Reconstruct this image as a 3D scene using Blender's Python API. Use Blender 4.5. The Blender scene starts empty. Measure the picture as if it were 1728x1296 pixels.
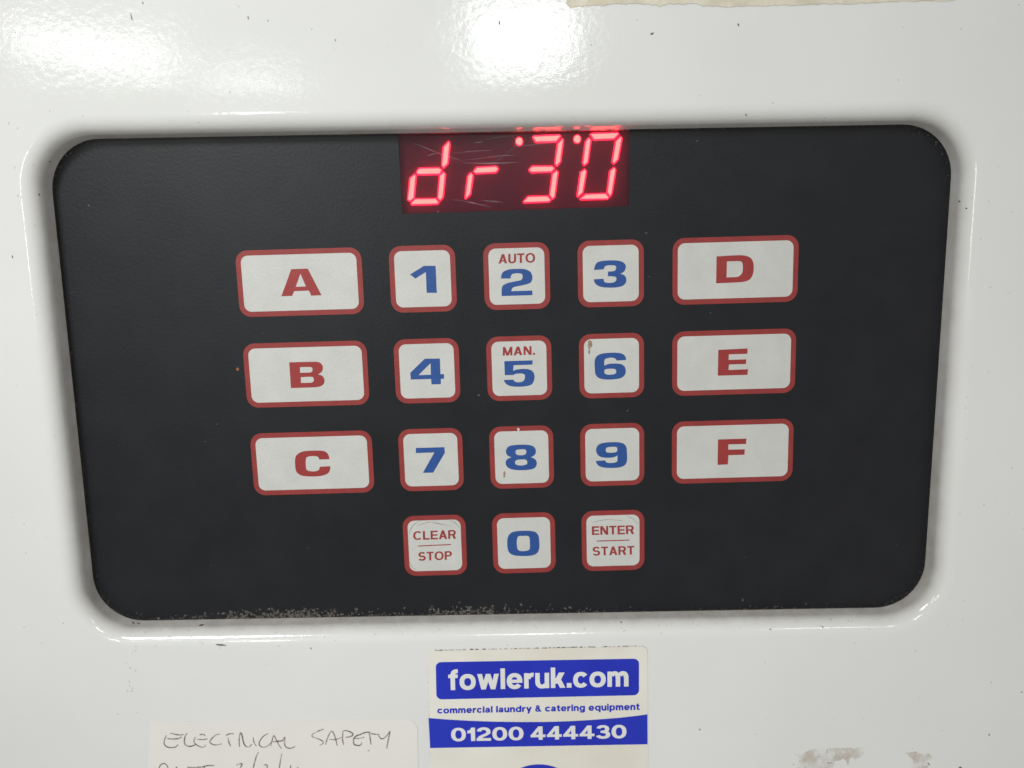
import bpy, bmesh, math, random
from mathutils import Vector, Matrix
from mathutils.geometry import tessellate_polygon
from mathutils.bvhtree import BVHTree

S = bpy.context.scene
COL = S.collection
ZB = 1.30                      # height of the keypad's "2" key above the floor, metres
HOUSING = 5.3                  # mm the white sheet stands in front of the keypad

# ------------------------------------------------------------------ camera
# solved from the key grid (3/4 inch pitch): x right, y down, z into the machine, millimetres
F = 1300.0
RX, RY, RZ = math.radians(8.72395), math.radians(0.1134), math.radians(-1.6055)
CAM = Vector((-1.28716, -2.14084, -157.76634))
def _rot(rx, ry, rz):
    c, s = math.cos, math.sin
    a = Matrix(((1,0,0),(0,c(rx),-s(rx)),(0,s(rx),c(rx))))
    b = Matrix(((c(ry),0,s(ry)),(0,1,0),(-s(ry),0,c(ry))))
    d = Matrix(((c(rz),-s(rz),0),(s(rz),c(rz),0),(0,0,1)))
    return d @ b @ a
R = _rot(RX, RY, RZ)
def W(x, y, d=0.0):
    """plane millimetres (x right, y down, d towards the viewer) -> world metres"""
    return Vector((x*.001, -d*.001, ZB - y*.001))
def ray(u, v):
    return (R.transposed() @ Vector(((u-864)/F, (v-648)/F, 1))).normalized()
def px(u, v, d=0.0):
    """photo pixel -> (x, y) mm on the plane standing d mm in front of the keypad"""
    r = ray(u, v); t = (-d - CAM.z)/r.z; p = CAM + t*r
    return (p.x, p.y)
def dirw(r): return Vector((r.x, r.z, -r.y))
camd = bpy.data.cameras.new('camera'); cam = bpy.data.objects.new('camera', camd); COL.objects.link(cam)
cx_, cy_, cz_ = (dirw(R[0]), dirw(-R[1]), dirw(-R[2]))
M = Matrix((cx_, cy_, cz_)).transposed().to_4x4(); M.translation = W(CAM.x, CAM.y, -CAM.z)
cam.matrix_world = M
camd.sensor_width = 36; camd.lens = F/1728*36; camd.clip_start = .005; camd.clip_end = 50
camd.dof.use_dof = True; camd.dof.focus_distance = .157; camd.dof.aperture_fstop = 11
S.camera = cam

# ------------------------------------------------------------------ light: a lit room, no daylight
w = bpy.data.worlds.new('World'); S.world = w; w.use_nodes = True
bg = w.node_tree.nodes['Background']; bg.inputs[0].default_value = (1, .985, .95, 1); bg.inputs[1].default_value = .485
def lamp(name, loc, target, sx, sy, power, color, spin=0):
    l = bpy.data.lights.new(name, 'AREA'); l.shape = 'RECTANGLE'; l.size = sx; l.size_y = sy; l.energy = power; l.color = color
    o = bpy.data.objects.new(name, l); COL.objects.link(o); o.location = loc
    o.rotation_euler = (Vector(target)-Vector(loc)).to_track_quat('-Z', 'Y').to_euler()
    return o
MID = W(0, 20, HOUSING)
def mirror_spot(u, v, dist):
    """where a lamp hangs whose mirror image shows at this pixel of the flat white sheet"""
    x, y = px(u, v, HOUSING); p = W(x, y, HOUSING); r = dirw(ray(u, v)); r.y = -r.y
    return p + r*dist
COOL = (.97, 1, .985)
def spot(name, loc, target, power, angle, radius, color):
    l = bpy.data.lights.new(name, 'SPOT'); l.energy = power; l.spot_size = math.radians(angle); l.spot_blend = 1; l.shadow_soft_size = radius; l.color = color
    o = bpy.data.objects.new(name, l); COL.objects.link(o); o.location = loc
    o.rotation_euler = (Vector(target)-Vector(loc)).to_track_quat('-Z', 'Y').to_euler()
    return o
spot('added_gradient_spot', (-.44, -.86, ZB+.54), W(-58, -12, HOUSING), 38, 19, .13, (.985, 1, .995))  # added narrow beam for the bright-to-dim gradient; not a known lamp
lamp('tube_lamp', mirror_spot(165, 84, 3.0), MID, .48, .060, 1.9, COOL)
lamp('tube_lamp', mirror_spot(880, 60, 3.0), MID, .35, .22, 4.6, COOL)
lamp('tube_lamp', mirror_spot(430, 146, 3.4), MID, .34, .018, .85, COOL)
lamp('tube_lamp', mirror_spot(1385, -130, 3.0), MID, .30, .08, 2.0, COOL)
lamp('window_lamp', mirror_spot(455, 395, 3.0), MID, .07, .42, 3.2, COOL)
S.view_settings.view_transform = 'Standard'; S.view_settings.look = 'None'
S.view_settings.exposure = 0; S.view_settings.gamma = 1
S.render.engine = 'CYCLES'
S.cycles.max_bounces = 10; S.cycles.transparent_max_bounces = 12

# ------------------------------------------------------------------ materials
def nodes(name):
    m = bpy.data.materials.new(name); m.use_nodes = True
    t = m.node_tree; return m, t, t.nodes['Principled BSDF'], t.nodes['Material Output']
def link(t, a, b): t.links.new(a, b)
def noise(t, scale, detail=3, rough=.55, vec=None):
    n = t.nodes.new('ShaderNodeTexNoise'); n.inputs['Scale'].default_value = scale
    n.inputs['Detail'].default_value = detail; n.inputs['Roughness'].default_value = rough
    if vec is None:
        g = t.nodes.new('ShaderNodeNewGeometry'); vec = g.outputs['Position']
    link(t, vec, n.inputs['Vector']); return n
def ramp(t, src, stops):
    r = t.nodes.new('ShaderNodeValToRGB'); link(t, src, r.inputs[0])
    e = r.color_ramp.elements
    while len(e) < len(stops): e.new(.5)
    for i, (p, c) in enumerate(stops):
        e[i].position = p; e[i].color = (*c, 1) if len(c) == 3 else c
    return r
def bumped(t, b, height, strength, dist, normal=None):
    n = t.nodes.new('ShaderNodeBump'); n.inputs['Strength'].default_value = strength; n.inputs['Distance'].default_value = dist
    link(t, height, n.inputs['Height'])
    if normal: link(t, normal, n.inputs['Normal'])
    link(t, n.outputs[0], b.inputs['Normal']); return n
def surf(name, c1, c2, rough, scale=250, bump=None, spec=.5, lo=.35, hi=.65):
    m, t, b, o = nodes(name)
    n = noise(t, scale); r = ramp(t, n.outputs['Fac'], [(lo, c1), (hi, c2)]); link(t, r.outputs[0], b.inputs['Base Color'])
    b.inputs['Roughness'].default_value = rough; b.inputs['Specular IOR Level'].default_value = spec
    if bump:
        k = noise(t, bump[0], 2); bumped(t, b, k.outputs['Fac'], bump[1], bump[2])
    return m
def enamel():
    m, t, b, o = nodes('white_enamel')
    n = noise(t, 28, 4); r = ramp(t, n.outputs['Fac'], [(.30, (.715, .722, .700)), (.70, (.750, .755, .742))])
    g = noise(t, 210, 5, .65); gr = ramp(t, g.outputs['Fac'], [(.66, (0, 0, 0)), (.80, (1, 1, 1))])
    mx = t.nodes.new('ShaderNodeMix'); mx.data_type = 'RGBA'
    sc = t.nodes.new('ShaderNodeMath'); sc.operation = 'MULTIPLY'; sc.inputs[1].default_value = .25
    link(t, gr.outputs[0], sc.inputs[0]); link(t, sc.outputs[0], mx.inputs[0]); link(t, r.outputs[0], mx.inputs[6]); mx.inputs[7].default_value = (.60, .56, .50, 1)
    link(t, mx.outputs[2], b.inputs['Base Color'])
    rr = noise(t, 60, 4); q = t.nodes.new('ShaderNodeMapRange'); link(t, rr.outputs['Fac'], q.inputs[0]); q.inputs[3].default_value = .07; q.inputs[4].default_value = .13
    link(t, q.outputs[0], b.inputs['Roughness'])
    a = noise(t, 55, 2); n1 = t.nodes.new('ShaderNodeBump'); n1.inputs['Strength'].default_value = .18; n1.inputs['Distance'].default_value = .0004
    link(t, a.outputs['Fac'], n1.inputs['Height'])
    k = noise(t, 800, 3, .6); bumped(t, b, k.outputs['Fac'], .34, .00007, n1.outputs[0])
    return m
MT = {}
MT['enamel'] = enamel()
MT['membrane'] = surf('charcoal_membrane', (.0066, .0074, .0096), (.0094, .0102, .0128), .37, 120, (1500, .5, .00005), .30)
_m = MT['membrane']; _t = _m.node_tree; _n = noise(_t, 26, 5, .62); _q = _t.nodes.new('ShaderNodeMapRange'); link(_t, _n.outputs['Fac'], _q.inputs[0])
_q.inputs[1].default_value = .3; _q.inputs[2].default_value = .7; _q.inputs[3].default_value = .31; _q.inputs[4].default_value = .43; link(_t, _q.outputs[0], _t.nodes['Principled BSDF'].inputs['Roughness'])
MT['red'] = surf('key_border_red', (.235, .021, .019), (.27, .026, .023), .46, 300, (1400, .5, .00006))
MT['face'] = surf('key_face_white', (.515, .515, .488), (.555, .555, .527), .46, 180, (1400, .6, .00008))
MT['red_ink'] = surf('red_ink', (.27, .021, .020), (.305, .026, .024), .46, 300, (1400, .5, .00006))
MT['blue_ink'] = surf('blue_ink', (.008, .060, .245), (.011, .068, .275), .46, 300, (1400, .5, .00006))
MT['sticker'] = surf('sticker_vinyl', (.715, .685, .60), (.775, .755, .69), .30, 60, (500, .25, .0001))
MT['stk_blue'] = surf('sticker_blue', (.004, .017, .42), (.007, .024, .48), .30, 90, (500, .25, .0001))
MT['stk_white'] = surf('sticker_white_print', (.72, .72, .70), (.76, .76, .74), .32, 90)
MT['paper'] = surf('label_paper', (.755, .735, .695), (.79, .772, .735), .55, 40)
MT['old'] = surf('torn_paper', (.60, .55, .43), (.72, .68, .56), .8, 300, (900, .8, .0003))
MT['edge'] = surf('sticker_dirt', (.30, .25, .19), (.52, .47, .40), .8, 900)
MT['module'] = surf('led_module_plastic', (.034, .012, .022), (.042, .015, .027), .5, 200)
MT['rust'] = surf('brown_grime', (.035, .022, .014), (.13, .085, .055), .8, 1800)
MT['spot'] = surf('rust_speck', (.22, .085, .03), (.30, .13, .05), .8, 1800)
MT['speck'] = surf('dark_speck', (.055, .045, .038), (.16, .13, .105), .6, 900)
MT['faint'] = surf('faint_speck', (.45, .43, .40), (.57, .55, .52), .5, 900)
def film(name, col, alpha, scale=0, rough=.6, lo=.34, hi=.68, base=.25):
    m, t, b, o = nodes(name); b.inputs['Base Color'].default_value = (*col, 1); b.inputs['Roughness'].default_value = rough
    if scale:
        n = noise(t, scale, 5, .65); q = ramp(t, n.outputs['Fac'], [(lo, (alpha*base,)*3), (hi, (min(1, alpha*1.6),)*3)]); link(t, q.outputs[0], b.inputs['Alpha'])
    else: b.inputs['Alpha'].default_value = alpha
    return m
MT['dust'] = film('lint', (.20, .18, .155), .40, 1400, .9)
MT['ink'] = film('faded_pen_ink', (.125, .085, .065), .72, 900)
MT['glue'] = film('old_glue', (.42, .30, .19), .22, 330, .7, .40, .66, .08)
MT['scratch'] = film('scuffed_plastic', (.60, .50, .56), .11, 700)
MT['stain'] = film('brown_drip', (.36, .19, .09), .34, 900)
MT['grime'] = film('recess_grime_shade', (.25, .18, .12), .22, 240, .8, .28, .74, .55)  # grime tone plus painted shade for the recess wall
_t = MT['grime'].node_tree; _b = _t.nodes['Principled BSDF']; _a = _t.nodes.new('ShaderNodeAttribute'); _a.attribute_name = 'grime_shade'
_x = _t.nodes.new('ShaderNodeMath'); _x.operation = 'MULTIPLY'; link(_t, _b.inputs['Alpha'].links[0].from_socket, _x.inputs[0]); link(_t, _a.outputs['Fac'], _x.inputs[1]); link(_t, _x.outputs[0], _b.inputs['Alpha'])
MT['crease'] = film('film_crease', (.30, .26, .21), .45, 600)
def led(name, col, st):
    m, t, b, o = nodes(name); e = t.nodes.new('ShaderNodeEmission'); e.inputs[0].default_value = col; e.inputs[1].default_value = st
    link(t, e.outputs[0], o.inputs[0]); return m
MT['led'] = led('lit_segment', (1, .03, .09, 1), 4.4); MT['core'] = led('lit_segment_core', (1, .21, .13, 1), 7.2)
def window():
    m, t, b, o = nodes('smoked_red_window')
    tr = t.nodes.new('ShaderNodeBsdfTransparent'); tr.inputs[0].default_value = (.97, .93, .95, 1)
    rf = t.nodes.new('ShaderNodeBsdfRefraction'); rf.inputs['Color'].default_value = (1, .10, .30, 1); rf.inputs['Roughness'].default_value = .30; rf.inputs['IOR'].default_value = 1.0
    mx = t.nodes.new('ShaderNodeMixShader'); mx.inputs[0].default_value = .42; link(t, tr.outputs[0], mx.inputs[1]); link(t, rf.outputs[0], mx.inputs[2])
    df = t.nodes.new('ShaderNodeBsdfDiffuse'); df.inputs[0].default_value = (.20, .13, .17, 1)
    tl_ = t.nodes.new('ShaderNodeBsdfTranslucent'); tl_.inputs[0].default_value = (.9, .12, .35, 1)
    md = t.nodes.new('ShaderNodeMixShader'); md.inputs[0].default_value = .5; link(t, df.outputs[0], md.inputs[1]); link(t, tl_.outputs[0], md.inputs[2])
    m2 = t.nodes.new('ShaderNodeMixShader'); m2.inputs[0].default_value = .045; link(t, mx.outputs[0], m2.inputs[1]); link(t, md.outputs[0], m2.inputs[2])
    gl = t.nodes.new('ShaderNodeBsdfGlossy'); gl.inputs['Roughness'].default_value = .22
    fr = t.nodes.new('ShaderNodeFresnel'); fr.inputs[0].default_value = 1.32
    m3 = t.nodes.new('ShaderNodeMixShader'); link(t, fr.outputs[0], m3.inputs[0]); link(t, m2.outputs[0], m3.inputs[1]); link(t, gl.outputs[0], m3.inputs[2])
    link(t, m3.outputs[0], o.inputs[0]); return m
MT['window'] = window()

# ------------------------------------------------------------------ builders
def tag(o, label=None, cat=None, group=None, kind=None):
    for k, v in (('label', label), ('category', cat), ('group', group), ('kind', kind)):
        if v: o[k] = v
    return o
ROOT = {}
def thing(name, loc, label, cat, group=None):
    o = bpy.data.objects.new(name, None); COL.objects.link(o); o.location = loc; o.empty_display_size = .01
    return tag(o, label, cat, group)
def root_loc(o):
    p = Vector((0, 0, 0))
    while o is not None: p += o.location; o = o.parent
    return p
def emit(name, verts, faces, mat, parent=None, label=None, smooth=False):
    """verts in world metres; the object's origin is the middle of the mesh"""
    lo = Vector([min(v[i] for v in verts) for i in range(3)]); hi = Vector([max(v[i] for v in verts) for i in range(3)])
    c = (lo+hi)/2
    me = bpy.data.meshes.new(name); me.from_pydata([Vector(v)-c for v in verts], [], faces)
    bm = bmesh.new(); bm.from_mesh(me); bmesh.ops.recalc_face_normals(bm, faces=bm.faces); bm.to_mesh(me); bm.free()
    if smooth:
        for p in me.polygons: p.use_smooth = True
    me.materials.append(MT[mat])
    o = bpy.data.objects.new(name, me); COL.objects.link(o)
    if parent: o.parent = parent; o.location = c - root_loc(parent)
    else: o.location = c
    if label: o['label'] = label
    return o
def slab_geo(conts, d0, d1, V, Fc):
    """prism of an outline with holes (mm), from depth d0 (back) to d1 (front)"""
    tris = tessellate_polygon([[Vector((x, y, 0)) for x, y in c] for c in conts])
    flat = [p for c in conts for p in c]; n = len(flat); b = len(V)
    V += [W(x, y, d1) for x, y in flat] + [W(x, y, d0) for x, y in flat]
    for t in tris:
        Fc.append((b+t[0], b+t[1], b+t[2])); Fc.append((b+n+t[2], b+n+t[1], b+n+t[0]))
    k = 0
    for c in conts:
        m = len(c)
        for i in range(m):
            a, e = b+k+i, b+k+(i+1) % m; Fc.append((a, e, e+n, a+n))
        k += m
def slab(name, conts, d0, d1, mat, parent=None, label=None):
    V, Fc = [], []; slab_geo(conts, d0, d1, V, Fc); return emit(name, V, Fc, mat, parent, label)
def round_poly(pts, r, n=7):
    out = []; m = len(pts)
    for i in range(m):
        p = Vector(pts[i]); a = Vector(pts[i-1]); b = Vector(pts[(i+1) % m])
        u = (a-p).normalized(); v = (b-p).normalized(); h = math.acos(max(-1, min(1, u.dot(v))))/2
        rr = r[i] if isinstance(r, (list, tuple)) else r
        L = rr/math.tan(h); c = p + (u+v).normalized()*(rr/math.sin(h))
        s = p+u*L-c; e = p+v*L-c; a0 = math.atan2(s.y, s.x); a1 = math.atan2(e.y, e.x); da = (a1-a0+math.pi) % (2*math.pi)-math.pi
        for k in range(n+1):
            t = a0+da*k/n; out.append((c.x+rr*math.cos(t), c.y+rr*math.sin(t)))
    return out
def rrect(cx, cy, wd, ht, r, rot=0, n=7):
    c, s = math.cos(rot), math.sin(rot)
    q = [(-wd/2, -ht/2), (wd/2, -ht/2), (wd/2, ht/2), (-wd/2, ht/2)]
    return [(cx+c*x-s*y, cy+s*x+c*y) for x, y in round_poly(q, r, n)]
def spline(pts, sub=5):
    """closed outline; a third value marks a sharp corner, the rest flow as Catmull-Rom"""
    m = len(pts); out = []
    for i in range(m):
        p0, p1, p2, p3 = (pts[(i+k-1) % m] for k in range(4))
        A, B = Vector(p1[:2]), Vector(p2[:2])
        c1, c2 = len(p1) > 2, len(p2) > 2
        if c1 and c2: out.append(tuple(A)); continue
        T1 = Vector((0, 0)) if c1 else (B-Vector(p0[:2]))/2
        T2 = Vector((0, 0)) if c2 else (Vector(p3[:2])-A)/2
        if c1: T1 = (B-A)-T2*.5 if not c2 else B-A
        if c2: T2 = (B-A)-T1*.5
        L = (B-A).length
        for T in (T1, T2):
            if T.length > 1.3*L: T *= 1.3*L/T.length
        for k in range(sub):
            t = k/sub; t2, t3 = t*t, t*t*t
            out.append(tuple(A*(2*t3-3*t2+1)+T1*(t3-2*t2+t)+B*(-2*t3+3*t2)+T2*(t3-t2)))
    return out
def strip_geo(pts, width, d0, d1, V, Fc, taper=0):
    """a pen stroke: a narrow ribbon along points (mm) with real thickness"""
    P = [Vector(p) for p in pts]; n = len(P); L, Rr = [], []
    for i, p in enumerate(P):
        t = (P[min(i+1, n-1)]-P[max(i-1, 0)]).normalized(); nn = Vector((-t.y, t.x))
        f = 1 - taper*abs(2*i/(n-1)-1)
        L.append(tuple(p+nn*width*.5*f)); Rr.append(tuple(p-nn*width*.5*f))
    for i in range(n-1):
        slab_geo([[L[i], L[i+1], Rr[i+1], Rr[i]]], d0, d1, V, Fc)
def smooth_line(pts, sub=5):
    P = [Vector(p) for p in pts]; n = len(P); out = []
    for i in range(n-1):
        a, b = P[i], P[i+1]; t1 = (P[i+1]-P[max(i-1, 0)])/2; t2 = (P[min(i+2, n-1)]-P[i])/2
        for k in range(sub):
            t = k/sub; q2, q3 = t*t, t*t*t
            out.append(tuple(a*(2*q3-3*q2+1)+t1*(q3-2*q2+t)+b*(-2*q3+3*q2)+t2*(q3-q2)))
    out.append(tuple(P[-1])); return out

# a bold grotesque alphabet drawn from bars, slants and bowls (cap height 1)
WV, WH = .20, .165
def Bx(x0, y0, x1, y1): return [[(x0, y0), (x1, y0), (x1, y1), (x0, y1)]]
def Dg(x0, y0, x1, y1, wx): return [[(x0, y0), (x0+wx, y0), (x1+wx, y1), (x1, y1)]]
def Arc(cx, cy, rx, ry, a0, a1, wv=None, wh=None):
    wv = wv or WV; wh = wh or WH; n = max(6, int(abs(a1-a0)/11)); e = .9
    o, i = [], []
    for k in range(n+1):
        t = math.radians(a0+(a1-a0)*k/n); c, s = math.cos(t), math.sin(t)
        f = lambda q: math.copysign(abs(q)**e, q)
        o.append((cx+rx*f(c), cy+ry*f(s))); i.append((cx+(rx-wv)*f(c), cy+(ry-wh)*f(s)))
    if abs(a1-a0) >= 360: return [('ring', o[:-1], i[:-1])]
    return [o+i[::-1]]
def glyphs():
    G = {}
    G['C'] = (.84, Arc(.44, .5, .44, .51, 42, 318)); G['L'] = (.64, Bx(0, 0, .2, 1)+Bx(.2, 0, .64, .17))
    G['E'] = (.69, Bx(0, 0, .2, 1)+Bx(.2, 0, .69, .17)+Bx(.2, .42, .65, .58)+Bx(.2, .83, .69, 1)); G['F'] = G['E']
    G['A'] = (.80, Dg(0, 0, .29, 1, .22)+Dg(.58, 0, .29, 1, .22)+Bx(.2, .21, .6, .36))
    G['R'] = (.77, Bx(0, 0, .2, 1)+Bx(.2, .84, .44, 1)+Bx(.2, .39, .44, .55)+Arc(.44, .695, .30, .305, -90, 90)+Dg(.53, 0, .38, .42, .23))
    G['S'] = (.74, Arc(.37, .71, .35, .30, 22, 270)+Arc(.37, .29, .37, .30, -158, 90))
    G['T'] = (.68, Bx(.24, 0, .44, .83)+Bx(0, .83, .68, 1)); G['O'] = (.90, Arc(.45, .5, .45, .51, 0, 360))
    G['P'] = (.72, Bx(0, 0, .2, 1)+Bx(.2, .84, .42, 1)+Bx(.2, .38, .42, .54)+Arc(.42, .69, .30, .31, -90, 90))
    G['N'] = (.74, Bx(0, 0, .19, 1)+Bx(.55, 0, .74, 1)+Dg(.50, 0, .0, 1, .24))
    G['U'] = (.74, Bx(0, .34, .2, 1)+Bx(.54, .34, .74, 1)+Arc(.37, .345, .37, .36, 180, 360))
    G['M'] = (.88, Bx(0, 0, .19, 1)+Bx(.69, 0, .88, 1)+Dg(.34, 0, .0, 1, .21)+Dg(.33, 0, .67, 1, .21)); G['.'] = (.2, Bx(0, 0, .2, .2))
    x = .74
    G['o'] = (.78, Arc(.39, .37, .39, .385, 0, 360)); G['c'] = (.70, Arc(.37, .37, .37, .385, 40, 320))
    G['e'] = (.75, Arc(.375, .37, .375, .385, 2, 322)+Bx(.14, .30, .745, .425))
    G['n'] = (.66, Bx(0, 0, .19, x)+Arc(.36, .42, .30, .335, 0, 150)+Bx(.47, 0, .66, .425))
    G['m'] = (1.02, Bx(0, 0, .19, x)+Arc(.345, .44, .26, .315, 0, 150)+Bx(.415, 0, .605, .445)+Arc(.76, .44, .26, .315, 0, 150)+Bx(.83, 0, 1.02, .445))
    G['r'] = (.44, Bx(0, 0, .19, x)+Arc(.42, .42, .34, .335, 86, 165)); G['u'] = (.66, Bx(0, .3, .19, x)+Arc(.32, .32, .32, .335, 180, 320)+Bx(.47, 0, .66, x))
    G['l'] = (.19, Bx(0, 0, .19, 1)); G['i'] = (.19, Bx(0, 0, .19, x)+Bx(0, .84, .19, 1))
    G['k'] = (.68, Bx(0, 0, .19, 1)+Dg(.45, 0, .22, .46, .23)+Dg(.12, .22, .40, x, .25))
    G['f'] = (.44, Bx(.11, 0, .30, .75)+Arc(.41, .72, .30, .28, 92, 180)+Bx(.40, .85, .45, 1.0)+Bx(0, .60, .44, x))
    G['w'] = (1.04, Dg(.18, 0, 0, x, .2)+Dg(.18, 0, .42, x, .2)+Dg(.66, 0, .42, x, .2)+Dg(.66, 0, .84, x, .2))
    G['a'] = (.66, Bx(.43, .02, .62, .48)+Arc(.33, .47, .29, .285, 0, 160)+Arc(.26, .215, .26, .225, 0, 360, .17, .13))
    G['d'] = (.76, Arc(.38, .37, .38, .385, 0, 360)+Bx(.57, 0, .76, 1)); G['q'] = (.76, Arc(.38, .37, .38, .385, 0, 360)+Bx(.57, -.27, .76, x))
    G['p'] = (.76, Arc(.38, .37, .38, .385, 0, 360)+Bx(0, -.27, .19, x)); G['g'] = (.74, Arc(.37, .38, .37, .375, 0, 360)+Bx(.55, -.05, .74, x)+Arc(.37, -.03, .37, .25, 200, 360))
    G['t'] = (.44, Bx(.11, .17, .30, .95)+Bx(0, .60, .43, x)+Arc(.36, .18, .25, .18, 180, 270)+Bx(.36, 0, .44, .155))
    G['y'] = (.72, Dg(.26, .02, 0, x, .21)+Dg(.17, -.27, .51, x, .21)); G[' '] = (.26, [])
    G['&'] = (.84, Arc(.34, .77, .23, .235, 0, 360, .15, .13)+Arc(.33, .28, .33, .29, 0, 360, .18, .15)+Dg(.60, 0, .20, .62, .24))
    G['0'] = (.98, Arc(.49, .5, .49, .51, 0, 360, .26, .17)); G['1'] = (.50, Bx(.24, 0, .50, 1)+[[(0, .60), (.24, .60), (.24, 1), (.20, .86), (.12, .79), (0, .77)]])
    G['2'] = (.94, Arc(.47, .68, .45, .33, -28, 172, .26, .17)+[[(0, 0), (.30, .18), (.47, .30), (.72, .42), (.86, .52), (.62, .56), (.40, .46), (.16, .34), (.03, .18)]]+Bx(0, 0, .94, .18))
    G['3'] = (.94, Arc(.46, .725, .42, .285, -90, 165, .25, .16)+Arc(.47, .29, .47, .30, -165, 90, .26, .165)+Bx(.32, .44, .48, .585))
    G['4'] = (.98, Bx(.54, 0, .79, 1)+Bx(0, .20, .98, .37)+[[(0, .32), (.29, .36), (.60, .80), (.60, 1), (.52, 1)]])
    return G
GL = glyphs()
def bary(q, s, t):
    """quad TL,TR,BR,BL at s across, t up"""
    (ax, ay), (bx, by), (cx, cy), (dx, dy) = q
    return ((ax*(1-s)+bx*s)*t+(dx*(1-s)+cx*s)*(1-t), (ay*(1-s)+by*s)*t+(dy*(1-s)+cy*s)*(1-t))
def fatten(c, f):
    n = len(c); ar = sum(c[i-1][0]*c[i][1]-c[i][0]*c[i-1][1] for i in range(n)); sg = 1 if ar > 0 else -1; out = []
    for i in range(n):
        p, a, b = Vector(c[i]), Vector(c[i-1]), Vector(c[(i+1) % n]); u, v = (p-a), (b-p)
        if u.length < 1e-9 or v.length < 1e-9: out.append(c[i]); continue
        u.normalize(); v.normalize(); n1, n2 = Vector((u.y, -u.x))*sg, Vector((v.y, -v.x))*sg
        m = n1+n2; k = max(.5, m.length_squared/2); out.append(tuple(p+m*(f/k)))
    return out
def lettering(name, text, quad, d0, d1, mat, parent, track=.13, label=None, fat=0):
    """one printed line fitted to a quad (mm on its plane), TL TR BR BL"""
    items = []; x = 0
    for ch in text:
        wd, parts = GL[ch]
        for lv, p in enumerate(parts):
            if p and p[0] == 'ring': items.append(([[(a+x, b) for a, b in fatten(p[1], fat)], [(a+x, b) for a, b in fatten(p[2], -fat)]], lv))
            else: items.append(([[(a+x, b) for a, b in fatten(p, fat)]], lv))
        x += wd+track
    al = [p for it, lv in items for c in it for p in c]
    x0, x1 = min(p[0] for p in al), max(p[0] for p in al); y0, y1 = min(p[1] for p in al), max(p[1] for p in al)
    V, Fc = [], []
    for it, lv in items:
        z = d1+.004*lv
        slab_geo([[bary(quad, (a-x0)/(x1-x0), (b-y0)/(y1-y0)) for a, b in c] for c in it], d0, z, V, Fc)
    return emit(name, V, Fc, mat, parent, label)

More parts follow.
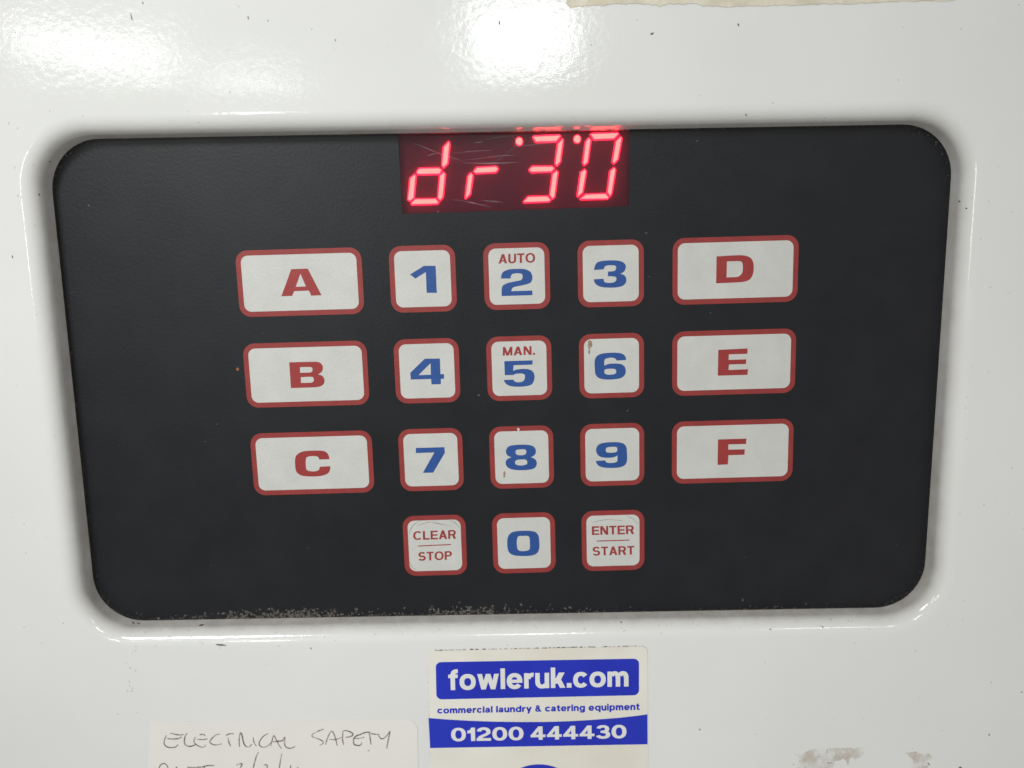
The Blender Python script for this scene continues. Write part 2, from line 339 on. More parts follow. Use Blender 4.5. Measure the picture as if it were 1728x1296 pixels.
# traced outlines of the wide numerals and letters; third value = sharp corner; region = (u0, v0), 21.6 px per photo pixel
c = 1
TR = {
'A': (468, 444, [[(510,222,c),(1110,200,c),(1615,1168,c),(1240,1185,c),(1155,1000,c),(615,1020,c),(545,1192,c),(155,1207,c)], [(842,380,c),(1050,850,c),(675,862,c)]]),
'B': (478, 602, [[(222,203,c),(1150,180),(1330,210),(1430,310),(1447,430),(1400,550),(1265,640,c),(1420,690),(1490,790),(1507,900),(1450,1020),(1300,1090),(1100,1112),(285,1137,c)], [(610,378,c),(1010,373),(1065,420),(1065,510),(1020,560),(940,575),(618,582,c)], [(643,743,c),(1050,730),(1115,790),(1110,880),(1050,935),(950,945),(650,952,c)]]),
'C': (488, 752, [[(1470,490,c),(1440,350),(1360,240),(1220,185),(950,176),(600,195),(400,245),(270,350),(222,480),(220,680),(250,900),(350,1030),(500,1095),(700,1117),(1000,1115),(1250,1080),(1420,1000),(1490,880),(1500,745,c),(1120,765,c),(1090,870),(1000,920),(850,935),(700,910),(630,850),(605,650),(615,480),(680,400),(870,375),(1020,390),(1080,440),(1100,500,c)]]),
'D': (1200, 424, [[(195,188,c),(1000,143),(1250,165),(1430,240),(1520,380),(1547,600),(1520,820),(1420,1010),(1250,1095),(1050,1127),(178,1167,c)], [(570,370,c),(1000,358),(1100,380),(1145,470),(1150,680),(1120,800),(1040,890),(930,937),(558,952,c)]]),
'E': (1198, 580, [[(303,223,c),(1367,172,c),(1360,365,c),(685,385,c),(675,590,c),(1322,568,c),(1305,737,c),(690,752,c),(670,957,c),(1382,928,c),(1362,1132,c),(283,1162,c)]]),
'F': (1196, 732, [[(333,203,c),(1367,172,c),(1357,367,c),(710,380,c),(705,575,c),(1307,563,c),(1297,757,c),(715,775,c),(690,1112,c),(318,1127,c)]]),
'1': (676, 440, [[(850,188,c),(1277,183,c),(1322,1167,c),(953,1167,c),(922,410,c),(540,648,c),(347,500,c)]]),
'2': (834, 446, [[(255,517,c),(265,380),(350,260),(550,185),(850,165),(1120,180),(1300,260),(1375,380),(1387,520),(1340,650),(1200,720),(950,780),(750,820),(660,870),(620,980,c),(1387,955,c),(1392,1122,c),(273,1157,c),(270,960),(300,800),(420,710),(620,650),(850,605),(980,570),(1030,490),(1025,380),(950,335),(830,325),(680,350),(615,410),(595,517,c)]]),
'3': (990, 432, [[(273,510,c),(300,360),(380,240),(560,180),(850,160),(1150,170),(1340,240),(1422,360),(1400,500),(1330,590),(1212,650,c),(1370,700),(1442,830),(1420,980),(1300,1090),(1100,1140),(820,1152),(550,1130),(360,1050),(280,940),(263,848,c),(615,830,c),(630,920),(690,965),(850,980),(1010,950),(1080,860),(1060,770),(940,740),(770,735,c),(775,565,c),(950,555),(1040,520),(1075,420),(1030,350),(870,335),(720,350),(650,400),(620,482,c)]]),
'4': (682, 598, [[(755,158,c),(1302,148,c),(1325,720,c),(1452,713,c),(1457,882,c),(1340,890,c),(1337,1082,c),(998,1092,c),(985,895,c),(243,912,c),(228,665,c)], [(966,315,c),(975,740,c),(520,757,c)]]),
'5': (836, 600, [[(323,203,c),(1357,172,c),(1347,327,c),(660,350,c),(645,557,c),(780,510),(1000,485),(1220,500),(1360,580),(1422,720),(1410,880),(1340,1030),(1180,1100),(900,1132),(620,1120),(450,1070),(350,980),(313,888,c),(655,875,c),(690,930),(790,970),(930,960),(1040,900),(1075,790),(1060,690),(950,650),(800,655),(720,670),(660,705,c),(343,712,c)]]),
'6': (990, 588, [[(1437,417,c),(1410,300),(1330,210),(1180,165),(900,153),(600,180),(420,240),(320,350),(288,500),(293,700),(310,900),(380,1030),(550,1110),(800,1132),(1080,1110),(1280,1060),(1400,940),(1422,790),(1380,660),(1270,575),(1100,550),(850,555),(720,590),(645,635,c),(640,480),(680,380),(850,335),(980,340),(1060,390),(1090,440,c)], [(700,750),(860,735),(1020,745),(1075,810),(1060,900),(960,945),(800,955),(690,930),(640,870),(650,790)]]),
'7': (688, 748, [[(298,168,c),(1337,138,c),(1357,340,c),(930,1062,c),(555,1072,c),(975,330,c),(298,352,c)]]),
'8': (840, 742, [[(850,178),(1150,190),(1320,260),(1387,400),(1350,540),(1193,635,c),(1350,700),(1422,840),(1370,1000),(1200,1080),(850,1107),(530,1080),(350,990),(283,850),(340,710),(502,640,c),(350,560),(298,430),(350,280),(500,205)], [(850,345),(990,350),(1040,420),(1020,510),(930,555),(780,560),(680,530),(645,460),(680,370)], [(850,715),(1010,720),(1075,800),(1060,880),(950,925),(820,935),(680,910),(625,830),(650,760),(720,725)]]),
'9': (992, 738, [[(293,855,c),(625,835,c),(680,910),(800,930),(960,920),(1060,880),(1075,800),(1075,640,c),(1000,700),(850,735),(600,735),(430,690),(330,590),(298,450),(340,320),(450,230),(650,185),(900,173),(1150,180),(1320,240),(1400,360),(1422,550),(1427,800),(1390,950),(1280,1050),(1080,1100),(800,1112),(550,1090),(390,1030),(310,930)], [(860,340),(1030,350),(1070,420),(1050,520),(950,550),(780,555),(670,530),(650,450),(690,370)]]),
'0': (844, 886, [[(850,203),(1100,210),(1280,250),(1390,370),(1422,560),(1427,800),(1380,970),(1260,1070),(1050,1117),(800,1122),(550,1105),(380,1040),(290,920),(263,750),(263,530),(310,370),(430,260),(620,215)], [(850,390),(990,390),(1060,440),(1080,560),(1085,780),(1060,890),(950,935),(800,945),(680,920),(625,840),(605,650),(620,480),(680,400)]]),
}
def traced(ch):
    u0, v0, cs = TR[ch]
    return [[px(u0+x/21.6, v0+y/21.6) for x, y in spline(cc)] for cc in cs]

# ------------------------------------------------------------------ the dryer's white front with its recess
OCX, OCY, OW, OH, ORAD, OROT = -2.95, 22.12, 179.1, 100.95, 10.3, math.radians(.60)
def recess_ring(o, n=12):
    return rrect(OCX, OCY, OW+2*o, OH+2*o, ORAD+o, OROT, n)
prof = [(-.02, -1.2), (.0, .0), (.08, .8), (.14, 1.6), (.2, 2.3)]
rfx, rfy = 3.4, 3.0
for k in range(1, 15):
    a = math.pi/2*k/14; prof.append((0.2+rfx*(1-math.cos(a)), 2.3+rfy*math.sin(a)))
HX0, HX1, HY0, HY1 = -190, 190, -130, 175
def build_housing():
    V, Fc, n = [], [], None
    def add(ring, d):
        nonlocal n
        n = len(ring); b = len(V); V.extend(W(x, y, d) for x, y in ring); return b
    def bridge(a, b):
        for i in range(n): Fc.append((a+i, a+(i+1) % n, b+(i+1) % n, b+i))
    prev = None; ring = None
    for o, d in prof:
        ring = recess_ring(o); b = add(ring, d)
        if prev is not None: bridge(prev, b)
        prev = b
    top = prof[-1][1]
    def outer(ext):
        out = []
        for x, y in ring:
            dx, dy = x-OCX, y-OCY; s = 1e9
            if dx: s = min(s, ((HX1-OCX+ext) if dx > 0 else (HX0-OCX-ext))/dx)
            if dy: s = min(s, ((HY1-OCY+ext) if dy > 0 else (HY0-OCY-ext))/dy)
            out.append((OCX+dx*s, OCY+dy*s))
        return out
    far = outer(0)
    for f in (.06, .2, .5, 1.0):
        b = add([(p[0]+(q[0]-p[0])*f, p[1]+(q[1]-p[1])*f) for p, q in zip(ring, far)], top); bridge(prev, b); prev = b
    for e, d in ((1.2, top-.5), (1.8, top-2), (1.8, top-40)):
        b = add(outer(e), d); bridge(prev, b); prev = b
    return V, Fc
HV, HF = build_housing()
housing = thing('dryer_housing', W(0, HY1, 0), 'glossy white enamelled dryer front with a rounded recess around the dark keypad', 'dryer')
sheet = emit('front_sheet', HV, HF, 'enamel', housing, smooth=True)
sheet_bvh = BVHTree.FromPolygons(HV, HF)

# ------------------------------------------------------------------ the keypad
panel = thing('control_panel', W(OCX, OCY+OH/2, 0), 'charcoal control keypad with white red-bordered keys and a lit red display', 'control panel')
WIN = [px(671.7, 229), px(1062.5, 217), px(1061, 348), px(679, 361.5)]
tl, tr, br, bl = [Vector(p) for p in WIN]
tl = bl+(tl-bl)*1.20; tr = br+(tr-br)*1.20
hole = [tuple(tl), tuple(tr), tuple(br), tuple(bl)]
slab('faceplate', [rrect(OCX, OCY, OW+6, OH+6, 12, OROT), hole], -1.0, 0.0, 'membrane', panel)
XC = {'A': -43.995, '1': -19.05, '2': 0, '3': 19.05, 'D': 44.296}
KEYS = [('A', 'A', 0), ('1', '1', 0), ('2', '2', 0), ('3', '3', 0), ('D', 'D', 0),
        ('B', 'A', 1), ('4', '1', 1), ('5', '2', 1), ('6', '3', 1), ('E', 'D', 1),
        ('C', 'A', 2), ('7', '1', 2), ('8', '2', 2), ('9', '3', 2), ('F', 'D', 2),
        ('clear', '1', 3), ('0', '2', 3), ('enter', '3', 3)]
def zq(u0, v0, s, *pts): return [px(u0+x/s, v0+y/s) for x, y in pts]
KEYO = {}
for k, colm, row in KEYS:
    wide = colm in 'AD'; wd = 25.45 if wide else 13.4; x, y = XC[colm], row*18.8464
    what = {'clear': 'the words CLEAR STOP', 'enter': 'the words ENTER START'}.get(k, ('blue numeral ' if k.isdigit() else 'red letter ')+k)
    key = slab('key', [rrect(x, y, wd, 13.4, 2.4)], -.2, .05, 'red', panel, ('wide ' if wide else 'square ')+'white key with a red border and '+what)
    KEYO[k] = key
    slab('key_face', [rrect(x, y, wd-2.1, 11.3, 1.45)], 0, .09, 'face', key)
    if k in TR: slab('numeral' if k.isdigit() else 'letter', traced(k), .05, .115, 'blue_ink' if k.isdigit() else 'red_ink', key)
    if k == '2': lettering('word', 'AUTO', zq(380, 380, 2.88, (1330, 141), (1505, 134), (1507, 182), (1328, 187)), .05, .112, 'red_ink', key, .10)
    if k == '5': lettering('word', 'MAN.', zq(380, 380, 2.88, (1350, 592), (1505, 587), (1506, 629), (1349, 634)), .05, .112, 'red_ink', key, .12)
    for kk, t1, q1, ln, t2, q2 in (('clear', 'CLEAR', ((206, 203), (466, 194), (467, 248), (207, 256)), (236, 292, 436, 283), 'STOP', ((238, 329), (441, 322), (442, 375), (239, 382))),
                                   ('enter', 'ENTER', ((1291, 173), (1546, 166), (1548, 219), (1292, 225)), (1320, 262, 1520, 256), 'START', ((1296, 297), (1548, 291), (1549, 344), (1297, 351)))):
        if k != kk: continue
        lettering('word', t1, zq(640, 840, 3.6, *q1), .05, .112, 'red_ink', key, .10)
        a, b = zq(640, 840, 3.6, ln[:2], ln[2:]); V, Fc = [], []; strip_geo([a, b], .21, .05, .112, V, Fc); emit('rule', V, Fc, 'red_ink', key)
        lettering('word', t2, zq(640, 840, 3.6, *q2), .05, .112, 'red_ink', key, .10)
def crease(key, pts, wdt, mat='crease', d=.135):
    V, Fc = [], []; strip_geo(smooth_line(zq(640, 840, 3.6, *pts)), wdt, .06, d, V, Fc, .8); emit('crease', V, Fc, mat, key)
crease(KEYO['clear'], [(182, 232), (190, 190), (215, 160), (252, 138)], .16)
crease(KEYO['clear'], [(430, 138), (462, 152), (488, 180)], .14)
crease(KEYO['clear'], [(182, 385), (200, 420), (230, 440)], .16)
crease(KEYO['clear'], [(225, 170), (300, 148), (370, 158), (440, 172)], .20)
crease(KEYO['enter'], [(1500, 108), (1540, 128), (1572, 160)], .14)
crease(KEYO['enter'], [(1290, 150), (1380, 132), (1480, 138)], .12)
def blot(parent, pts, u0, v0, s, mat, d, name='stain'):
    return slab(name, [[px(u0+x/s, v0+y/s) for x, y in spline(pts, 4)]], d-.03, d, mat, parent)
blot(KEYO['6'], [(556, 560), (570, 562), (574, 585), (566, 600), (562, 625), (555, 622), (556, 600), (551, 588), (553, 572)], 800, 380, 2.88, 'stain', .125)
blot(KEYO['8'], [(1355, 1195), (1362, 1200), (1360, 1222), (1354, 1225), (1352, 1210)], 380, 380, 2.88, 'stain', .125)
blot(KEYO['8'], [(1420, 985), (1432, 990), (1426, 1002), (1421, 998)], 380, 380, 2.88, 'face', .10, 'chip')

x, y = px(401, 623)
slab('rust_spot', [[(x+.30*math.cos(a*math.pi/4)*(1+.2*(a % 2)), y+.34*math.sin(a*math.pi/4)) for a in range(8)]], -.02, .05, 'spot', panel)

# the lit display
module = slab('display_module', [[(a+dx, b+dy) for (a, b), (dx, dy) in zip(hole, ((-1.5, -1), (1.5, -1), (1.5, 1.2), (-1.5, 1.2)))]], -9, -1.9, 'module', panel)
SEGS = [
 [(358,235),(400,190),(413,212),(398,358),(362,393),(346,370)], [(168,412),(190,382),(335,378),(360,398),(340,432),(180,436)],
 [(165,419),(178,436),(162,600),(130,622),(110,610),(126,450)], [(366,405),(382,425),(365,590),(340,620),(318,598),(332,432)], [(130,632),(160,594),(315,592),(338,624),(325,640),(140,645)],
 [(565,406),(590,376),(735,368),(753,392),(730,420),(580,428)], [(552,410),(575,432),(555,570),(515,608),(508,595),(528,435)],
 [(975,170),(990,158),(1170,150),(1186,164),(1150,206),(1000,210)], [(1190,172),(1201,190),(1180,345),(1150,380),(1132,358),(1152,212)], [(948,398),(975,368),(1120,366),(1143,388),(1118,416),(970,420)],
 [(1147,394),(1165,410),(1140,590),(1120,608),(1095,578),(1115,422)], [(910,620),(945,578),(1090,574),(1116,608),(1100,624),(920,630)],
 [(1375,150),(1395,140),(1575,133),(1588,150),(1552,188),(1405,194)], [(1370,166),(1393,188),(1370,350),(1340,375),(1325,355),(1345,200)], [(1592,157),(1608,175),(1580,330),(1545,365),(1530,345),(1555,195)],
 [(1345,385),(1362,405),(1335,560),(1295,595),(1287,580),(1310,410)], [(1548,372),(1565,395),(1537,565),(1520,590),(1495,558),(1515,400)], [(1300,600),(1345,562),(1495,557),(1519,592),(1505,605),(1315,608)]]
def pxs(u, v, d): return px(u, v, d)
SD = -1.5
def lit_piece(name, outline, inset):
    V, Fc = [], []; slab_geo([outline], -1.95, SD, V, Fc); n = len(Fc)
    slab_geo([fatten(outline, -inset)], SD-.1, SD+.03, V, Fc)
    o = emit(name, V, Fc, 'led', module); o.data.materials.append(MT['core'])
    for p in list(o.data.polygons)[n:]: p.material_index = 1
for sg in SEGS:
    pts = [px(660+x/4.114, 190+y/4.114, SD) for x, y in sg]
    mx_, my_ = sum(p[0] for p in pts)/6, sum(p[1] for p in pts)/6
    pts = [(mx_+(a-mx_)*.975, my_+(b-my_)*.975) for a, b in pts]
    lit_piece('segment', round_poly(pts, .10, 2), .27)
for cx, cy in ((889, 200), (1292, 184)):
    x, y = px(660+cx/4.114, 190+cy/4.114, SD)
    lit_piece('decimal_point', [(x+.78*math.cos(a*math.pi/12), y+.86*math.sin(a*math.pi/12)) for a in range(24)], .16)
win = slab('display_window', [[(a, b) for a, b in hole]], -.30, -.06, 'window', panel)
random.seed(4)
for pts in ([(130, 205), (230, 240), (340, 285), (520, 345)], [(420, 285), (560, 268), (700, 262)], [(570, 212), (640, 200)], [(640, 190), (740, 172), (860, 160)], [(860, 235), (1000, 222), (1120, 208)],
            [(420, 600), (560, 625), (700, 660)], [(640, 610), (780, 622)], [(500, 350), (700, 352), (880, 345)], [(250, 300), (330, 275)], [(520, 330), (760, 300), (880, 298)]):
    V, Fc = [], []; strip_geo(smooth_line([px(660+x/4.114, 190+y/4.114) for x, y in pts], 4), random.uniform(.12, .34), -.05, -.035, V, Fc, .9); emit('scratch', V, Fc, 'scratch', win)
V, Fc = [], []; strip_geo([px(660+x/4.114, 190+y/4.114) for x, y in ((690, 362), (760, 318), (862, 236))], .09, -.05, -.03, V, Fc, .5); emit('scratch', V, Fc, 'speck', win, 'dark hairline scratch')

# lint and worn spots on the keypad
random.seed(11)
def chip_geo(x, y, r, d, V, Fc, stretch=1.0, ang=0):
    n = random.randint(5, 7); pts = []
    ca, sa = math.cos(ang), math.sin(ang)
    for i in range(n):
        a = 2*math.pi*i/n+random.uniform(-.3, .3); rr = r*random.uniform(.55, 1.2); p, q = rr*math.cos(a)*stretch, rr*math.sin(a)
        pts.append((x+p*ca-q*sa, y+p*sa+q*ca))
    slab_geo([pts], d-.03, d, V, Fc)
def open_edge(t, inset):
    """point near the opening's bottom edge, t = 0..1 left to right"""
    x, y = (t-.5)*OW, OH/2-inset; c_, s_ = math.cos(OROT), math.sin(OROT)
    return (OCX+c_*x-s_*y, OCY+s_*x+c_*y)
V, Fc = [], []
def lint(t0, t1, n, spread, r0=.05, r1=.22):
    for _ in range(n):
        t = random.uniform(t0, t1) if random.random() < .6 else random.gauss((t0+t1)/2, (t1-t0)*.38)
        x, y = open_edge(t, .1+abs(random.gauss(0, spread))); chip_geo(x, y, random.uniform(r0, r1), random.uniform(.02, .10), V, Fc, random.uniform(1, 1.8), random.uniform(0, 3))
lint(.07, .16, 40, .8); lint(.16, .29, 330, .85, .06, .30); lint(.29, .39, 45, .7); lint(.40, .48, 150, .9, .06, .28); lint(.48, .62, 40, .7); lint(.62, .92, 45, .7, .04, .16)
for ring, cnt in ((recess_ring(-.35, 12), 130), (recess_ring(-.8, 12), 50)):
    for _ in range(cnt):
        x, y = random.choice(ring)
        if random.random() < .5:
            f = random.random(); a = ring[random.randrange(len(ring))]
        x += random.uniform(-.4, .4); y += random.uniform(-.5, .5); chip_geo(x, y, random.uniform(.04, .13), .03, V, Fc, 1.4, random.uniform(0, 3))
lft = [(-OW/2+.35+abs(random.gauss(0, .15)), random.uniform(-.1, .40)*OH) for _ in range(70)]
for a, b in lft:
    c_, s_ = math.cos(OROT), math.sin(OROT); chip_geo(OCX+c_*a-s_*b, OCY+s_*a+c_*b, random.uniform(.04, .12), .03, V, Fc, 1.3, 1.5)
for u, v, r in ((150, 347, .20), (366, 716, .14), (808, 667, .20), (1059, 693, .16), (1096, 467, .17), (1176, 238, .2), (1253, 1013, .28), (1514, 920, .14), (739, 357, .15), (346, 745, .12), (1258, 940, .12), (1090, 393, .22), (356, 954, .12), (520, 925, .1), (445, 563, .1), (1199, 528, .12)):
    x, y = px(u, v); chip_geo(x, y, r, .04, V, Fc, random.uniform(1, 1.6), random.uniform(0, 3))
for _ in range(110):
    x, y = OCX+random.uniform(-.48, .48)*OW, OCY+random.uniform(-.47, .47)*OH; chip_geo(x, y, random.uniform(.02, .055), .02, V, Fc, random.uniform(1, 2), random.uniform(0, 3))
tag(emit('lint', V, Fc, 'dust', panel), kind='stuff')

# brown grime packed into the joint between keypad and housing
V, Fc = [], []
ring = recess_ring(-.10, 12)
for i in range(len(ring)):
    (ax, ay), (bx, by) = ring[i], ring[(i+1) % len(ring)]; L = math.hypot(bx-ax, by-ay)
    for _ in range(max(1, int(L*(2.4 if ax < -70 or ay > 60 else 1.1)))):
        f = random.random(); chip_geo(ax+(bx-ax)*f+random.uniform(-.08, .08), ay+(by-ay)*f+random.uniform(-.08, .08), random.uniform(.04, .15), .03, V, Fc, random.uniform(1, 2.6), math.atan2(by-ay, bx-ax))
tag(emit('joint_grime', V, Fc, 'rust', panel), kind='stuff')

# brown film on the recess wall, part grime, part painted shade, heavier along the bottom ledge and the left
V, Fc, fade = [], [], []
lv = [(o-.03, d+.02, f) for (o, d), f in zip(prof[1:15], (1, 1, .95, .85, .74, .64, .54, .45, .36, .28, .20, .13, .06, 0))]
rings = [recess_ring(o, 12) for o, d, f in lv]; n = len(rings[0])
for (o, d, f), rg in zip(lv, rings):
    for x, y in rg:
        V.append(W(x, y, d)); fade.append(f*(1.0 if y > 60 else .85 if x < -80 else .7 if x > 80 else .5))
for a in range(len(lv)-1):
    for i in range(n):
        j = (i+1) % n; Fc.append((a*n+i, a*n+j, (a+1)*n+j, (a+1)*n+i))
rg_ = tag(emit('recess_grime_shade', V, Fc, 'grime', housing, smooth=True), kind='stuff')
at = rg_.data.attributes.new('grime_shade', 'FLOAT', 'POINT')
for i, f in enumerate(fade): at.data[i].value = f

# ------------------------------------------------------------------ chips and marks on the enamel
def on_sheet(u, v):
    o = W(CAM.x, CAM.y, -CAM.z); hit = sheet_bvh.ray_cast(o, dirw(ray(u, v)))
    return hit[0], hit[1]
def mark_geo(u, v, wpx, hpx, ang, V, Fc):
    p, nrm = on_sheet(u, v)
    if p is None: return
    if nrm.y > 0: nrm = -nrm
    ax = Vector((1, 0, 0)); ax = (ax-nrm*ax.dot(nrm)).normalized(); ay = nrm.cross(ax)
    n = 7; b = len(V); ca, sa = math.cos(ang), math.sin(ang); k = .00012
    ring = []
    for i in range(n):
        a = 2*math.pi*i/n; e = random.uniform(.6, 1.2); q, r = wpx*.5*k*math.cos(a)*e, hpx*.5*k*math.sin(a)*e
        ring.append(p+ax*(q*ca-r*sa)+ay*(q*sa+r*ca))
    V.extend(x+nrm*.00004 for x in ring); V.extend(x-nrm*.0001 for x in ring)
    Fc.append(tuple(b+i for i in range(n))); Fc.append(tuple(b+n+i for i in reversed(range(n))))
    for i in range(n): Fc.append((b+i, b+(i+1) % n, b+n+(i+1) % n, b+n+i))
random.seed(7)
V, Fc = [], []
for m in ((222, 29, 2, 14, .1), (241, 5, 2, 5, 0), (419, 30, 2, 6, 0), (452, 35, 2, 3, 0), (566, 68, 2, 4, 0), (340, 1055, 10, 7, .2), (371, 1088, 17, 3, -.1), (380, 1089, 4, 2, .3), (225, 1051, 3, 8, .9), (234, 1052, 3, 8, .9),
          (525, 1094, 2, 4, .4), (1048, 1050, 3, 5, .4), (1181, 1231, 3, 4, 0), (1669, 1240, 3, 3, 0), (84, 273, 3, 4, 0), (66, 328, 3, 4, 0), (21, 433, 2, 5, 0), (1246, 42, 3, 6, .5), (1259, 194, 3, 6, .6), (1619, 340, 6, 3, -.2), (1631, 352, 3, 3, 0),
          (1398, 1287, 3, 3, 0), (1402, 1287, 2, 3, 0), (1567, 1289, 2, 9, .6), (1621, 1295, 6, 3, 0), (1724, 1168, 3, 3, 0),
          (843, 38, 3, 6, 0), (1247, 8, 3, 6, .4), (1100, 57, 6, 3, .5), (1388, 1058, 3, 3, 0), (1300, 1062, 3, 3, 0)):
    mark_geo(*m, V, Fc)
tag(emit('paint_chip', V, Fc, 'speck', sheet), kind='stuff')
V, Fc = [], []
for m in ((1396, 1267, 4, 7, .2), (1420, 1272, 5, 5, 0), (1367, 1268, 6, 4, .6), (1339, 1290, 4, 4, 0), (1563, 1294, 8, 4, 0), (1374, 1284, 3, 5, 0)): mark_geo(*m, V, Fc)
for _ in range(80): mark_geo(random.uniform(0, 1728), random.choice((random.uniform(0, 210), random.uniform(1045, 1296), random.uniform(1045, 1100))), random.uniform(1.2, 3), random.uniform(1.2, 4), random.uniform(0, 3), V, Fc)
for _ in range(40): mark_geo(random.choice((random.uniform(0, 95), random.uniform(1610, 1728))), random.uniform(200, 1050), random.uniform(1, 2.5), random.uniform(1, 4), random.uniform(0, 3), V, Fc)
for _ in range(120):
    t = random.random(); mark_geo(230+1270*t, 1050-20*t+abs(random.gauss(0, 14)), random.uniform(1.5, 4), random.uniform(1.2, 3), random.uniform(0, 3), V, Fc)
for _ in range(12): mark_geo(random.gauss(226, 8), random.gauss(1150, 30), 2, random.uniform(2, 5), .5, V, Fc)
tag(emit('faint_mark', V, Fc, 'faint', sheet), kind='stuff')

# ------------------------------------------------------------------ stickers on the enamel
H = HOUSING
def zp(u0, v0, s, pts, d=H): return [px(u0+x/s, v0+y/s, d) for x, y in pts]
def mid(pts): return (sum(p[0] for p in pts)/len(pts), sum(p[1] for p in pts)/len(pts))
out = zp(640, 1050, 3.323, [(272, 160), (1503, 133), (1512, 1500), (305, 1500)])
mx_, my_ = mid(out)
stk = thing('company_sticker', W(mx_, max(p[1] for p in out), H), 'white vinyl sticker reading fowleruk.com with blue bands and a phone number', 'sticker')
backing = slab('backing', [round_poly(out, 1.3)], H-.05, H+.15, 'sticker', stk)
box = slab('name_band', [round_poly(zp(640, 1050, 3.323, [(317, 222), (1456, 202), (1456, 407), (321, 431)]), 1.15)], H+.10, H+.165, 'stk_blue', stk)
lettering('website_lettering', 'fowleruk.com', zp(640, 1050, 3.323, [(386, 262), (1397, 244), (1397, 359), (389, 380)]), H+.14, H+.185, 'stk_white', box, .12, None, .018)
lettering('tagline', 'commercial laundry & catering equipment', zp(640, 1050, 3.323, [(326, 474), (1459, 452), (1459, 499), (326, 519)]), H+.12, H+.17, 'stk_blue', stk, .15, None, .030)
band = zp(640, 1050, 3.323, [(277, 535), (380, 543), (500, 550), (640, 555), (780, 557), (920, 557), (1060, 553), (1200, 545), (1340, 534), (1430, 524), (1503, 514), (1504, 682), (286, 703)])
bnd = slab('phone_band', [band], H+.10, H+.165, 'stk_blue', stk)
lettering('phone_number', '01200 444430', zp(640, 1050, 3.323, [(402, 590), (1385, 572), (1386, 648), (404, 666)]), H+.14, H+.185, 'stk_white', bnd, .12, None, .012)
dx, dy = px(909, 1356, H)
slab('round_emblem', [[(dx+9.5*math.cos(a*math.pi/24), dy+9.5*math.sin(a*math.pi/24)) for a in range(48)]], H+.10, H+.165, 'stk_blue', stk)
# grime caught along the sticker's edges
random.seed(21)
V, Fc = [], []
rim = round_poly(out, 1.3)
def grime(pts, n, r0, r1):
    for _ in range(n):
        i = random.randrange(len(pts)-1); f = random.random(); (ax, ay), (bx, by) = pts[i], pts[i+1]
        chip_geo(ax+(bx-ax)*f+random.uniform(-.06, .03), ay+(by-ay)*f+random.uniform(-.10, .03), random.uniform(r0, r1), H+.10, V, Fc, 2.2, math.atan2(by-ay, bx-ax))
a, b, cc, dd = out
ta, tb = px(733, 1097.3, H), px(1083, 1090.2, H); grime([ta, tb], 130, .04, .12); grime([ta, tb], 40, .06, .17)
grime([px(1092.3, 1108, H), px(1093, 1296, H)], 70, .04, .08); grime([px(722, 1112, H), px(727, 1296, H)], 45, .03, .07); grime(rim[8:16], 20, .03, .07)
tag(emit('edge_grime', V, Fc, 'edge', stk), kind='stuff')

lab = zp(240, 1210, 7.2, [(90, 62), (3343, 22), (3366, 1500), (60, 1500)])
lx, ly = mid(lab)
label = thing('safety_label', W(lx, max(p[1] for p in lab), H), 'off white paper label with handwritten ELECTRICAL SAFETY in faded brown pen', 'label')
slab('paper', [round_poly(lab, [1.2, 2.6, 2, 2])], H-.05, H+.12, 'paper', label)
HA = [  # strokes in the 7.2x view of (240, 1210)
 [(300,215),(275,270),(272,325),(310,360),(370,368),(415,355),(438,330)], [(345,192),(400,205),(455,213),(510,208)], [(305,258),(380,262),(450,255),(480,235)],
 [(548,192),(525,230),(515,290),(530,335),(580,352),(630,340),(660,318)], [(650,235),(632,275),(640,315),(680,345),(735,362),(765,350),(770,330)], [(700,212),(740,205),(768,222)], [(665,262),(710,270),(760,268),(795,258)],
 [(950,203),(905,210),(860,245),(825,295),(850,325),(900,335),(970,322)], [(1020,220),(1060,200),(1115,200)], [(1045,245),(1055,300),(1078,350)],
 [(1185,355),(1180,270),(1195,190),(1215,215),(1230,290),(1255,345),(1300,358),(1335,325)], [(1350,240),(1360,300),(1390,350)], [(1535,195),(1480,225),(1435,280),(1425,335),(1470,362),(1530,345),(1570,300)],
 [(1565,350),(1580,280),(1600,222),(1625,260),(1660,330),(1695,380)], [(1570,300),(1640,290),(1728,285)],
 [(1415,425),(1390,470),(1370,540),(1350,619),(1335,690)], [(1700,440),(1685,500),(1670,600),(1655,690)],
 [(205,700),(200,640),(225,580),(265,560),(300,580),(320,640),(300,720)], [(400,700),(420,600),(440,720)], [(550,605),(640,608),(740,600),(800,585),(880,585)], [(640,610),(635,700)], [(760,600),(755,660),(770,720),(840,715)],
 [(1145,578),(1185,565),(1215,565),(1190,620),(1160,660)], [(1480,590),(1500,572),(1520,585),(1520,620),(1490,690)]]
HBs = [
 [(0,290),(50,280),(78,240),(75,300),(85,350),(125,375),(170,370),(203,352)], [(552,142),(500,160),(455,182)], [(455,182),(415,205),(415,235),(480,260),(540,290),(540,320),(500,340)],
 [(572,330),(590,270),(620,200),(645,172),(670,190),(695,260),(715,345)], [(620,268),(700,268),(775,240)], [(795,335),(780,270),(785,165)], [(785,165),(830,162),(880,180),(905,205),(880,232),(815,242)],
 [(1010,210),(960,215),(920,250),(912,300),(925,330),(970,342),(1005,330),(1012,305)], [(920,255),(980,255),(1045,240)], [(930,235),(1000,205),(1060,182),(1120,180)], [(1100,180),(1115,250),(1125,330)], [(1120,198),(1215,208)],
 [(1220,200),(1225,235),(1255,260),(1300,240),(1358,165)], [(1358,165),(1335,270),(1315,380)], [(150,580),(145,640),(142,700)], [(240,605),(215,640),(190,690)], [(1095,398),(1097,410)]]
V, Fc = [], []
random.seed(5)
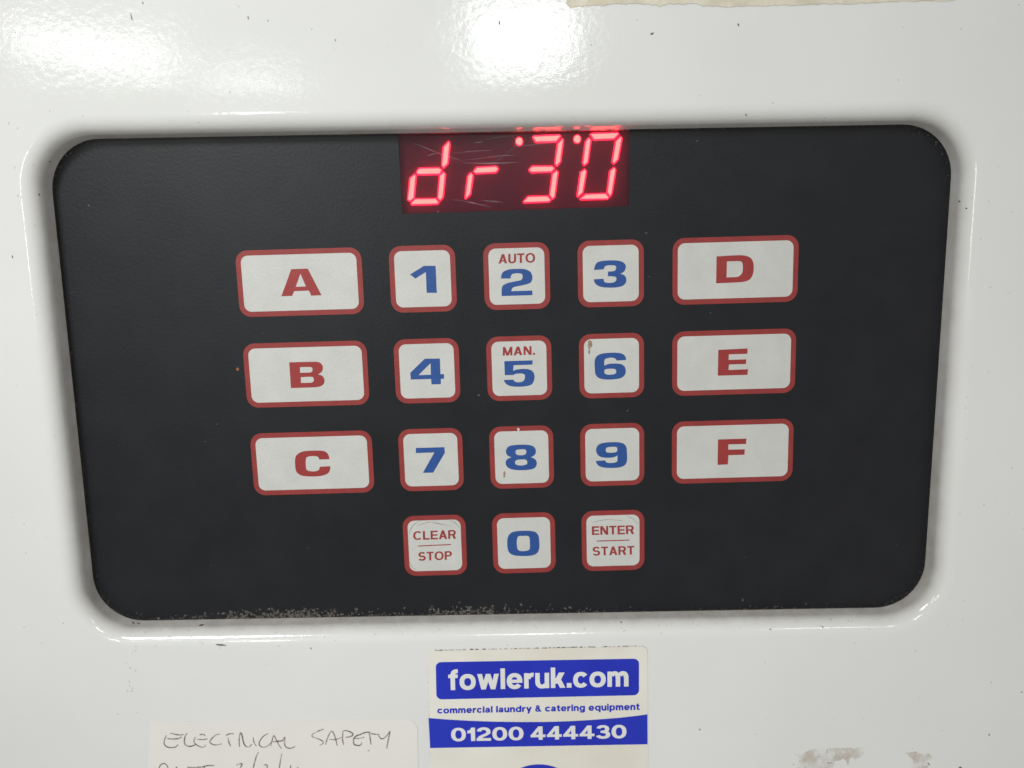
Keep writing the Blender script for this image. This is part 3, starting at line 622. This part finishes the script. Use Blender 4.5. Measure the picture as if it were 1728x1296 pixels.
for (u0, v0, st) in ((240, 1210, HA), (470, 1210, HBs)):
    for k, s_ in enumerate(st):
        strip_geo(smooth_line([px(u0+x/7.2, v0+y/7.2, H) for x, y in s_], 4), random.uniform(.25, .34), H+.08, H+.135+.004*(k % 4), V, Fc, .45)
emit('handwriting', V, Fc, 'ink', label)

torn = zp(940, 0, 2.469, [(40,-160),(38,10),(50,30),(75,29),(100,27),(125,26),(150,22),(170,23),(190,25),(215,18),(255,16),(300,17),(345,15),(380,18),(405,22),(430,26),(450,20),(470,17),(520,18),(580,16),(595,20),(610,25),(650,26),(700,28),(750,27),(800,26),(850,23),(900,22),(970,22),(1050,20),(1120,17),(1200,17),(1260,13),(1300,14),(1380,8),(1450,5),(1540,4),(1660,2),(1675,-160)])
random.seed(9)
fine = []
for i, p in enumerate(torn):
    q = torn[(i+1) % len(torn)]
    for k in range(4):
        f = k/4; j = .0 if i in (0, len(torn)-1) else .12
        fine.append((p[0]+(q[0]-p[0])*f+random.uniform(-j, j), p[1]+(q[1]-p[1])*f+random.uniform(-j, j)))
tag(slab('torn_sticker', [fine], H-.05, H+.12, 'old'), 'torn beige paper sticker remnant with a ragged lower edge above the keypad', 'sticker')
g1 = [(180,290),(230,350),(340,355),(400,330),(480,290),(560,265),(760,255),(820,290),(850,250),(1060,240),(1280,235),(1290,270),(1350,240),(1500,225),(1500,310),(1440,390),(1320,460),(1290,400),(1240,420),(1200,560),(1160,470),(1110,430),(1040,470),(950,480),(930,600),(960,760),(300,760),(250,640),(310,460),(290,400)]
def ragged(pts, j):
    o = []
    for i, p in enumerate(pts):
        q = pts[(i+1) % len(pts)]
        for k in range(3): f = k/3; o.append((p[0]+(q[0]-p[0])*f+random.uniform(-j, j), p[1]+(q[1]-p[1])*f+random.uniform(-j, j)))
    return o
tag(slab('glue_residue', [ragged(zp(1320, 1240, 10.8, g1), .07)], H-.05, H+.03, 'glue'), 'larger grubby brown patch of old sticker glue below the keypad', 'glue residue')
g2 = [(965,160),(1000,175),(1060,165),(1110,185),(1160,180),(1180,210),(1150,250),(1130,330),(1000,330),(1040,230),(1010,195)]
tag(slab('glue_residue', [ragged(zp(1300, 1230, 4.32, g2), .07)], H-.05, H+.03, 'glue'), 'smaller faint greyish patch of old sticker glue beside the brown one', 'glue residue')
